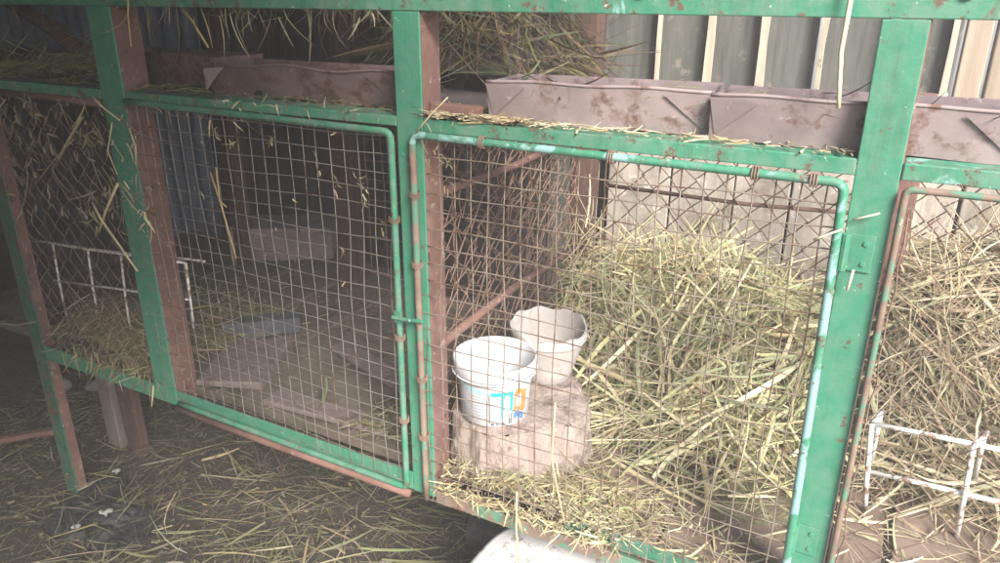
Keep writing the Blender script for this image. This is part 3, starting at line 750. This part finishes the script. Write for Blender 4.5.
# right cage
def h_right(x, y):
    x = np.asarray(x, float); y = np.asarray(y, float)
    return FZ + .002 + (.14 * np.clip((y - .27) / .4, 0, 1) + .15 * sstep(.36, .64, y + .03*np.sin(x*17))) * (.85 + .5 * np.clip(x, 0, .3)) + .022 * lump(x, y, 12, 1) * sstep(.28, .45, y)
q = MB(); core(q, lambda x, y: h_right(x, y) - .012, .01, .56, .27, .78, 40, 36)
on_height(q, 1300, .02, .45, .31, .76, h_right, .04, .2, .0009, .004, PAL_WARM, .03, .16, power=1.5, bend=.28); clampbox(q, .016, .56, .012, .8)
on_height(q, 2000, .02, .45, .30, .76, h_right, .02, .16, .0004, .0013, PAL_WARM * .95, .03, .22, power=1.4, bend=.4); clampbox(q, .016, .56, .012, .8)
on_height(q, 260, .02, .4, .3, .7, h_right, .12, .24, .0016, .0048, PAL_WARM, .04, .12, power=1.0, ang=2.6, spread=.5); clampbox(q, .016, .56, .012, .8)
on_height(q, 260, .02, .4, .02, .32, fl, .02, .12, .0006, .0024, PAL_WARM, .006, .05, power=1.8); clampbox(q, .016, .56, .008, .8)
n = 150; P = np.stack([rng.uniform(.03, .4, n), rng.uniform(.45, .7, n), rng.uniform(.62, .74, n)], 1)
D = np.stack([rng.normal(size=n)*.7, rng.normal(size=n)*.25, np.abs(rng.normal(size=n))*.6 + .1], 1)
straws(q, P, D, rng.uniform(.06, .2, n), rng.uniform(.0007, .0022, n), PAL_WARM, .2); clampbox(q, .016, .56, .012, .8)
tag(q.build('hay_heap', [M['straw'], M['hay_core']], color=True), 'heap of warm pale straw behind the white rack in the right cage', 'hay', kind='stuff')

# left end heap: short chaff spilling over the bottom rail
def h_left(x, y):
    x = np.asarray(x, float); y = np.asarray(y, float)
    return FZ + .002 + .085 * np.exp(-((x + 1.42) / .17)**2) * np.exp(-((y - .10) / .13)**2) * (1 + .25 * lump(x, y, 18))
q = MB(); core(q, lambda x, y: h_left(x, y) - .006, -1.54, -1.21, .012, .4, 30, 24)
on_height(q, 3000, -1.54, -1.2, .005, .38, h_left, .01, .075, .0005, .002, PAL_DULL, .022, .3, power=1.7); clampbox(q, -1.56, -1.16, -.012, .6)
on_height(q, 120, -1.54, -1.22, .03, .3, h_left, .06, .13, .0008, .0022, PAL_DULL[[0, 1, 4]] * 1.2, .04, .35, power=1.0); clampbox(q, -1.56, -1.16, -.012, .6)
n = 140; P = np.stack([rng.uniform(-1.5, -1.2, n), rng.uniform(-.004, .01, n), rng.uniform(.415, .45, n)], 1)
D = np.stack([rng.normal(size=n)*.5, -np.abs(rng.normal(size=n))*.25, -np.abs(rng.normal(size=n))*.8], 1)
straws(q, P, D, rng.uniform(.01, .05, n), rng.uniform(.0005, .0016, n), PAL_DULL * 1.2, .2)
tag(q.build('hay_heap', [M['straw'], M['hay_core']], color=True), 'low heap of dull chopped hay spilling over the bottom rail at the left end', 'hay', kind='stuff')
# crumbs on the left cage boards
q = MB()
on_height(q, 1000, -1.5, -.62, .03, .55, lambda x, y: FZ + .006 + 0*x, .004, .03, .0004, .0016, PAL_DULL * .9, .004, .08, power=2.2, keep=lambda x, y: rng.random(len(x)) < np.where(x < -1.05, .9, .3))
on_height(q, 350, -.76, -.61, .045, .13, lambda x, y: FZ + .014 + 0*x, .006, .05, .0004, .0018, PAL_DULL, .012, .2, power=1.7)
tag(q.build('hay_crumbs', M['straw'], color=True), 'thin scatter of hay crumbs over the dark boards of the left cage', 'hay', kind='stuff')

# on the shelf
q = MB()
sh = lambda x, y: SZ + .001 + 0*x
on_height(q, 900, -1.6, -.6, .004, .075, sh, .004, .03, .0003, .0012, PAL_DULL*.8, .006, .12, power=1.8); clampbox(q, -1.62, -.04, -.002, .6)
on_height(q, 420, -.55, -.42, .0, .035, sh, .008, .06, .0005, .0018, PAL_WARM, .005, .06, power=1.6); clampbox(q, -1.62, -.04, -.004, .6)
on_height(q, 150, -.42, -.04, .0, .03, sh, .006, .05, .0004, .0014, PAL_WARM, .003, .04, power=1.8); clampbox(q, -1.62, -.04, -.004, .6)
hsh = lambda x, y: SZ + .002 + .03 * np.exp(-((x + 1.34)/.14)**2 - ((y - .10)/.1)**2)
on_height(q, 1500, -1.6, -1.2, .01, .22, hsh, .006, .05, .0004, .0015, np.concatenate([PAL_DULL, PAL_DULL * np.array([.8, 1.0, .6])]), .02, .3, power=1.8)
on_height(q, 60, -1.62, -1.3, .01, .2, hsh, .05, .12, .0006, .0018, PAL_DULL*1.1, .05, .5, power=1.0)
on_height(q, 60, -.47, .1, .05, .10, lambda x, y: SZ + .03 + 0*x, .02, .1, .0006, .002, PAL_DULL, .02, .1, power=1.5)
tag(q.build('hay_crumbs', M['straw'], color=True), 'loose hay crumbs along the shelf in front of the troughs', 'hay', kind='stuff')

# hay bundle on the shelf behind, shade put into its lowered straw colours
def h_loft(x, y):
    return SZ + .17 * np.exp(-((x + .72)/.14)**4 - ((y - .48)/.17)**4) * (1 + .12*lump(x, y, 20))
q = MB(); core(q, lambda x, y: h_loft(x, y) - .02, -1.0, -.46, .3, .72, 30, 26)
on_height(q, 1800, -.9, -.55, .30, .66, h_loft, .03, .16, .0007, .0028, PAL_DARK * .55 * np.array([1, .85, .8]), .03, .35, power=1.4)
n = 70; P = np.stack([rng.uniform(-.85, -.58, n), rng.uniform(.30, .38, n), rng.uniform(1.0, 1.13, n)], 1)
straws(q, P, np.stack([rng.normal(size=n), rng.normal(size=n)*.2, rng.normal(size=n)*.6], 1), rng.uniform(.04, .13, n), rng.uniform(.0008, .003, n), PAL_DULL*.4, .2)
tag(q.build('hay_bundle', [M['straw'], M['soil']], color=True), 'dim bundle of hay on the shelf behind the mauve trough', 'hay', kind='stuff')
# hay hanging down under the roof
q = MB()
def hang(n, x0, x1, y0, y1, z0, z1, lo, hi, pal):
    P = np.stack([rng.uniform(x0, x1, n), rng.uniform(y0, y1, n), rng.uniform(z0, z1, n)], 1)
    straws(q, P, np.stack([rng.normal(size=n)*.45, rng.normal(size=n)*.3, -np.abs(rng.normal(size=n)) - .15], 1), rng.uniform(lo, hi, n), rng.uniform(.0005, .002, n), pal, .3)
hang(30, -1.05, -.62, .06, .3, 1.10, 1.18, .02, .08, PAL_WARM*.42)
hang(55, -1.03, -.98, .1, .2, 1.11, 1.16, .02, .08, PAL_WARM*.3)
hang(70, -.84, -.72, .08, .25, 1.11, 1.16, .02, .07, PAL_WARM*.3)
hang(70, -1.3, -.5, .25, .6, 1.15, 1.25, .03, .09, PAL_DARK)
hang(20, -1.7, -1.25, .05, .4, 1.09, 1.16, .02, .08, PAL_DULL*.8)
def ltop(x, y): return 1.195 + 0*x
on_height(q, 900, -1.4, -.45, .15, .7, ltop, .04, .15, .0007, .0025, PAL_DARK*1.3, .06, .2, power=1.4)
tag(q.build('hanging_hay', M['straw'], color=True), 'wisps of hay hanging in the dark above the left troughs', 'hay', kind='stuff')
q = MB()
for y_ in (.15, .4, .65): q.box(-1.55, -.45, y_, y_ + .03, 1.165, 1.193)
tag(q.build('loft_lath', M['timber']), 'dark laths carrying the hanging hay under the roof', 'lath')

# withered leaf bits caught in the left netting and mesh
q = MB()
def bits(n, x0, x1, y0, y1, z0, z1, lo, hi, w0, w1, pal):
    P = np.stack([rng.uniform(x0, x1, n), rng.uniform(y0, y1, n), rng.uniform(z0, z1, n)], 1)
    D = np.stack([rng.normal(size=n)*.5, rng.normal(size=n)*.12, rng.normal(size=n) - .3], 1)
    straws(q, P, D, rng.uniform(lo, hi, n), rng.uniform(w0, w1, n), pal, .5, (.15, .5), 3)
bits(130, -1.54, -1.21, -.006, .004, .72, .955, .006, .026, .0007, .0022, PAL_WARM*.42)
for k in range(22):
    x_, z_ = rng.uniform(-1.52, -1.22), rng.uniform(.76, .95)
    bits(7, x_-.008, x_+.008, -.006, .003, z_-.02, z_+.02, .008, .024, .0008, .0028, PAL_WARM*.42)
bits(35, -1.2, -1.12, -.008, -.002, .72, .96, .008, .04, .0007, .0026, PAL_WARM*.8)
for x_, z_ in ((-1.135, .9), (-1.13, .92), (-.93, .93), (-.90, .92), (-.82, .93), (-.735, .9), (-.70, .88), (-.66, .88), (-.655, .87), (-.62, .82), (-.7, .78), (-.53, .94), (-.515, .9), (-.515, .925)):
    bits(6, x_-.006, x_+.006, -.009, -.003, z_-.012, z_+.012, .005, .016, .0005, .0017, PAL_WARM*.6)
bits(18, -1.1, -.62, -.008, -.003, .6, .95, .003, .010, .0005, .0013, PAL_WARM*.8)
bits(40, -1.11, -.5, -.006, -.003, .95, .985, .006, .03, .0005, .0016, PAL_WARM)
tag(q.build('leaf_bits', M['straw'], color=True), 'withered leaf bits caught in the wire netting of the left doors', 'dry leaves', kind='stuff')

# dry stems hooked over the left netting and post
q = MB()
n = 26; P = np.stack([rng.uniform(-1.55, -1.14, n), rng.uniform(-.012, -.004, n), rng.uniform(.80, .985, n)], 1)
straws(q, P, np.stack([rng.normal(size=n)*.6, rng.normal(size=n)*.06, -np.abs(rng.normal(size=n))*.8], 1), rng.uniform(.03, .11, n), rng.uniform(.0006, .0016, n), PAL_WARM*.6, .35)
n = 40; P = np.stack([rng.uniform(-1.1, -.62, n), rng.uniform(-.004, .02, n), rng.uniform(1.10, 1.125, n)], 1)
straws(q, P, np.stack([rng.normal(size=n)*.6, rng.normal(size=n)*.1, -np.abs(rng.normal(size=n))], 1), rng.uniform(.02, .07, n), rng.uniform(.0005, .0014, n), PAL_WARM*.6, .35)
tag(q.build('dry_stems', M['straw'], color=True), 'dry bent stems hooked over the left netting and the top rail', 'dry stems', kind='stuff')

# ground straw
q = MB()
gf = lambda x, y: gh(x, y) + .004
on_height(q, 6500, -2.2, -.2, -.35, .9, gf, .015, .11, .0004, .0018, np.concatenate([PAL_DARK * 1.2, PAL_DULL * .85]) * np.array([.95, .95, 1.15]), .03, .16, power=1.8, bend=.3)
on_height(q, 420, -1.5, -.5, -.25, .55, gf, .08, .20, .0008, .0032, PAL_DULL * .9, .035, .08, power=1.0, ang=.2, spread=.6)
on_height(q, 7000, -2.2, -.2, -.3, .9, gf, .004, .025, .0006, .0030, PAL_DARK * np.array([1.1, 1.0, 1.2]), .02, .3, power=1.5)
on_height(q, 1200, .1, 1.2, -.35, .9, gf, .02, .15, .0005, .0022, PAL_DULL, .03, .14, power=1.8)
on_height(q, 90, -1.6, -.5, -.25, .3, gf, .04, .12, .0007, .0018, PAL_WARM*.6, .035, .1, power=1.4)
on_height(q, 60, -1.56, -1.3, -.14, .08, lambda x, y: .05 + 0*x, .03, .1, .0006, .0018, PAL_DULL, .012, .12, power=1.2)
tag(q.build('straw_litter', M['straw'], color=True), 'trampled straw litter over the dark ground', 'straw', kind='stuff')

# ------------------------------------------------------------------ single stalks one can point to
def stalk(pts, r, col, label, flat=.7, name='straw_stalk', grp='single straws caught on the cages'):
    q = MB(); P = [np.array(p, float) for p in pts]
    out = [P[0]]
    for a, b in zip(P[:-1], P[1:]): out += [a + (b-a)*t for t in (.5, 1.0)]
    k = len(out); rr = [r * (1 - .3 * i / k) for i in range(k)]
    q.tube(out, rr, 6, flat=flat, col=col)
    return tag(q.build(name, M['straw'], color=True, smooth=True), label, 'straw', grp)
Y0 = -.014
pale = (.62, .53, .33); gold = (.5, .37, .18); wht = (.7, .66, .52)
stalk([(-.949, Y0, .869), (-.932, Y0-.004, .831), (-.916, Y0, .732)], .0021, gold, 'long golden straw hanging down the left door mesh')
stalk([(-.93, Y0-.004, .88), (-.929, Y0-.006, .827), (-.918, Y0-.004, .818)], .0017, gold, 'short golden straw crossing the long one on the left door mesh')
stalk([(-1.183, Y0, .824), (-1.225, Y0-.004, .77), (-1.263, Y0, .724)], .0032, pale, 'broad pale straw leaning down left from the narrow green post')
stalk([(-1.262, Y0-.002, .78), (-1.237, Y0-.008, .754), (-1.172, Y0, .664)], .0024, pale, 'bent pale straw pointing down right across the narrow green post')
stalk([(-.064, -.012, 1.16), (-.0655, -.016, 1.084), (-.0595, -.018, 1.031)], .0026, (.72, .66, .42), 'long cream stalk hanging from the top rail beside the broad right post', .9)
stalk([(-1.077, -.008, 1.15), (-1.083, -.014, 1.1), (-1.09, -.012, 1.054)], .002, gold, 'straight golden straw hanging before the brown flange of the narrow post')
stalk([(-1.02, .03, 1.118), (-.982, .02, 1.092), (-.955, .02, 1.055)], .0024, gold, 'thick golden straw slanting down behind the top rail')
stalk([(-.556, Y0, .965), (-.53, Y0-.004, .99), (-.506, Y0, 1.013)], .0016, pale, 'pale curled leaf blade caught between mid post and shelf rail')
stalk([(-1.21, Y0, .972), (-1.177, Y0-.004, .953), (-1.147, Y0, .935)], .002, pale, 'pale straw across the narrow post just under the shelf rail')
stalk([(-1.255, -.008, .932), (-1.314, -.01, .878), (-1.364, -.008, .833)], .0045, (.36, .31, .19), 'wide dull leaf blade slanting on the left netting', .25)
stalk([(-1.296, -.006, .889), (-1.37, -.01, .84), (-1.452, -.006, .783)], .0016, (.34, .27, .17), 'thin brown stem slanting below the wide blade on the left netting')
stalk([(-1.168, Y0, .93), (-1.185, Y0-.006, .882), (-1.18, Y0, .84)], .0014, pale, 'thin curved stem bowed along the left edge of the narrow post')
stalk([(-1.127, Y0, .924), (-1.110, Y0-.006, .897), (-1.126, Y0, .862)], .0014, pale, 'thin curved stem bowed over the brown flange of the narrow post')
stalk([(-.030, -.008, .921), (-.007, -.009, .931)], .0017, wht, 'short white straw stuck across the broad right post below its top hinge')
stalk([(-.063, Y0, .896), (-.05, Y0-.003, .905), (-.038, Y0, .911)], .002, wht, 'short white straw in the mesh beside the broad right post')
stalk([(-.0235, -.012, .846), (-.021, -.013, .87)], .0016, wht, 'tiny white straw upright on the broad right post')
stalk([(-.403, Y0, .46), (-.402, Y0-.003, .40), (-.395, Y0-.004, .333)], .0018, pale, 'upright pale straw hanging over the brown bar above the white tub')
stalk([(-.39, Y0, .33), (-.36, Y0-.004, .375), (-.334, Y0, .412)], .0018, wht, 'pale straw leaning up to the bottom bar above the white tub')
stalk([(-1.69, -.02, .452), (-1.6, -.022, .468), (-1.533, -.018, .488)], .0022, (.4, .36, .22), 'dull straw sticking out left across the tall corner leg')
stalk([(-.35, -.008, .62), (-.352, -.01, .53), (-.33, -.008, .43)], .0014, pale, 'long thin straw leaning on the middle door mesh in front of the heap')
# green sprig on the left cage floor
q = MB(); c = (-.86, .09, FZ + .014)
q.tube([c, (c[0]+.004, c[1]+.01, c[2]+.03), (c[0]+.002, c[1]+.014, c[2]+.05)], [.004, .006, .003], 6, flat=.4, col=(.09, .11, .06))
q.tube([c, (c[0]-.012, c[1]-.02, c[2]+.003)], .0012, 5, col=(.09, .11, .06)); q.tube([c, (c[0]+.01, c[1]-.022, c[2]+.003)], .0012, 5, col=(.09, .11, .06))
tag(q.build('green_sprig', M['straw'], color=True), 'small green leaf sprig on the boards of the left cage', 'leaf')

# ------------------------------------------------------------------ camera
cam = bpy.data.cameras.new('camera'); co = bpy.data.objects.new('camera', cam); COL.objects.link(co)
p, yw, ro = .368035, .491779, .003413
f = Vector((-math.sin(yw)*math.cos(p), math.cos(yw)*math.cos(p), -math.sin(p)))
r = Vector((math.cos(yw), math.sin(yw), 0)); u = r.cross(f)
r2 = r*math.cos(ro) + u*math.sin(ro); u2 = -r*math.sin(ro) + u*math.cos(ro)
mw = Matrix((( r2.x, u2.x, -f.x, 0), (r2.y, u2.y, -f.y, -.82), (r2.z, u2.z, -f.z, 1.134), (0, 0, 0, 1)))
co.matrix_world = mw
cam.sensor_width = 36; cam.lens = 36 * .748715; cam.clip_start = .02; cam.clip_end = 200
S.camera = co

# ------------------------------------------------------------------ added haze volume standing in for lens glare
q = MB(); q.box(-12.5, 12.5, -12.5, 12.5, -1.1, 2.0)
hm = bpy.data.materials.new('glare_haze'); hm.use_nodes = True
hn = hm.node_tree; hn.nodes.remove(hn.nodes['Principled BSDF'])
pv = hn.nodes.new('ShaderNodeVolumePrincipled'); pv.inputs['Density'].default_value = .042; pv.inputs['Color'].default_value = (.96, .93, .92, 1)
hn.links.new(pv.outputs['Volume'], hn.nodes['Material Output'].inputs['Volume'])
tag(q.build('haze', hm), kind='stuff')

# ------------------------------------------------------------------ light
SUN_EL, SUN_AZ = 36, 134     # azimuth measured clockwise from +y: from the right, a little to the front
wd = bpy.data.worlds.new('World'); S.world = wd; wd.use_nodes = True
nt_ = wd.node_tree; bg = nt_.nodes['Background']
sk = nt_.nodes.new('ShaderNodeTexSky'); sk.sky_type = 'NISHITA'; sk.sun_disc = False
sk.sun_elevation = R(SUN_EL); sk.sun_rotation = R(SUN_AZ); sk.dust_density = 2.0
nt_.links.new(sk.outputs['Color'], bg.inputs['Color']); bg.inputs['Strength'].default_value = .11
sl = bpy.data.lights.new('sun', 'SUN'); so = bpy.data.objects.new('sun', sl); COL.objects.link(so)
sl.energy = 3.0; sl.angle = R(22); sl.color = (1, .95, .86)
d = Vector((math.sin(R(SUN_AZ))*math.cos(R(SUN_EL)), math.cos(R(SUN_AZ))*math.cos(R(SUN_EL)), math.sin(R(SUN_EL))))
so.rotation_euler = d.to_track_quat('Z', 'Y').to_euler()
S.view_settings.view_transform = 'Standard'; S.view_settings.look = 'None'
S.view_settings.gamma = 1; S.view_settings.exposure = 1.75
S.cycles.use_denoising = True
S.cycles.max_bounces = 6
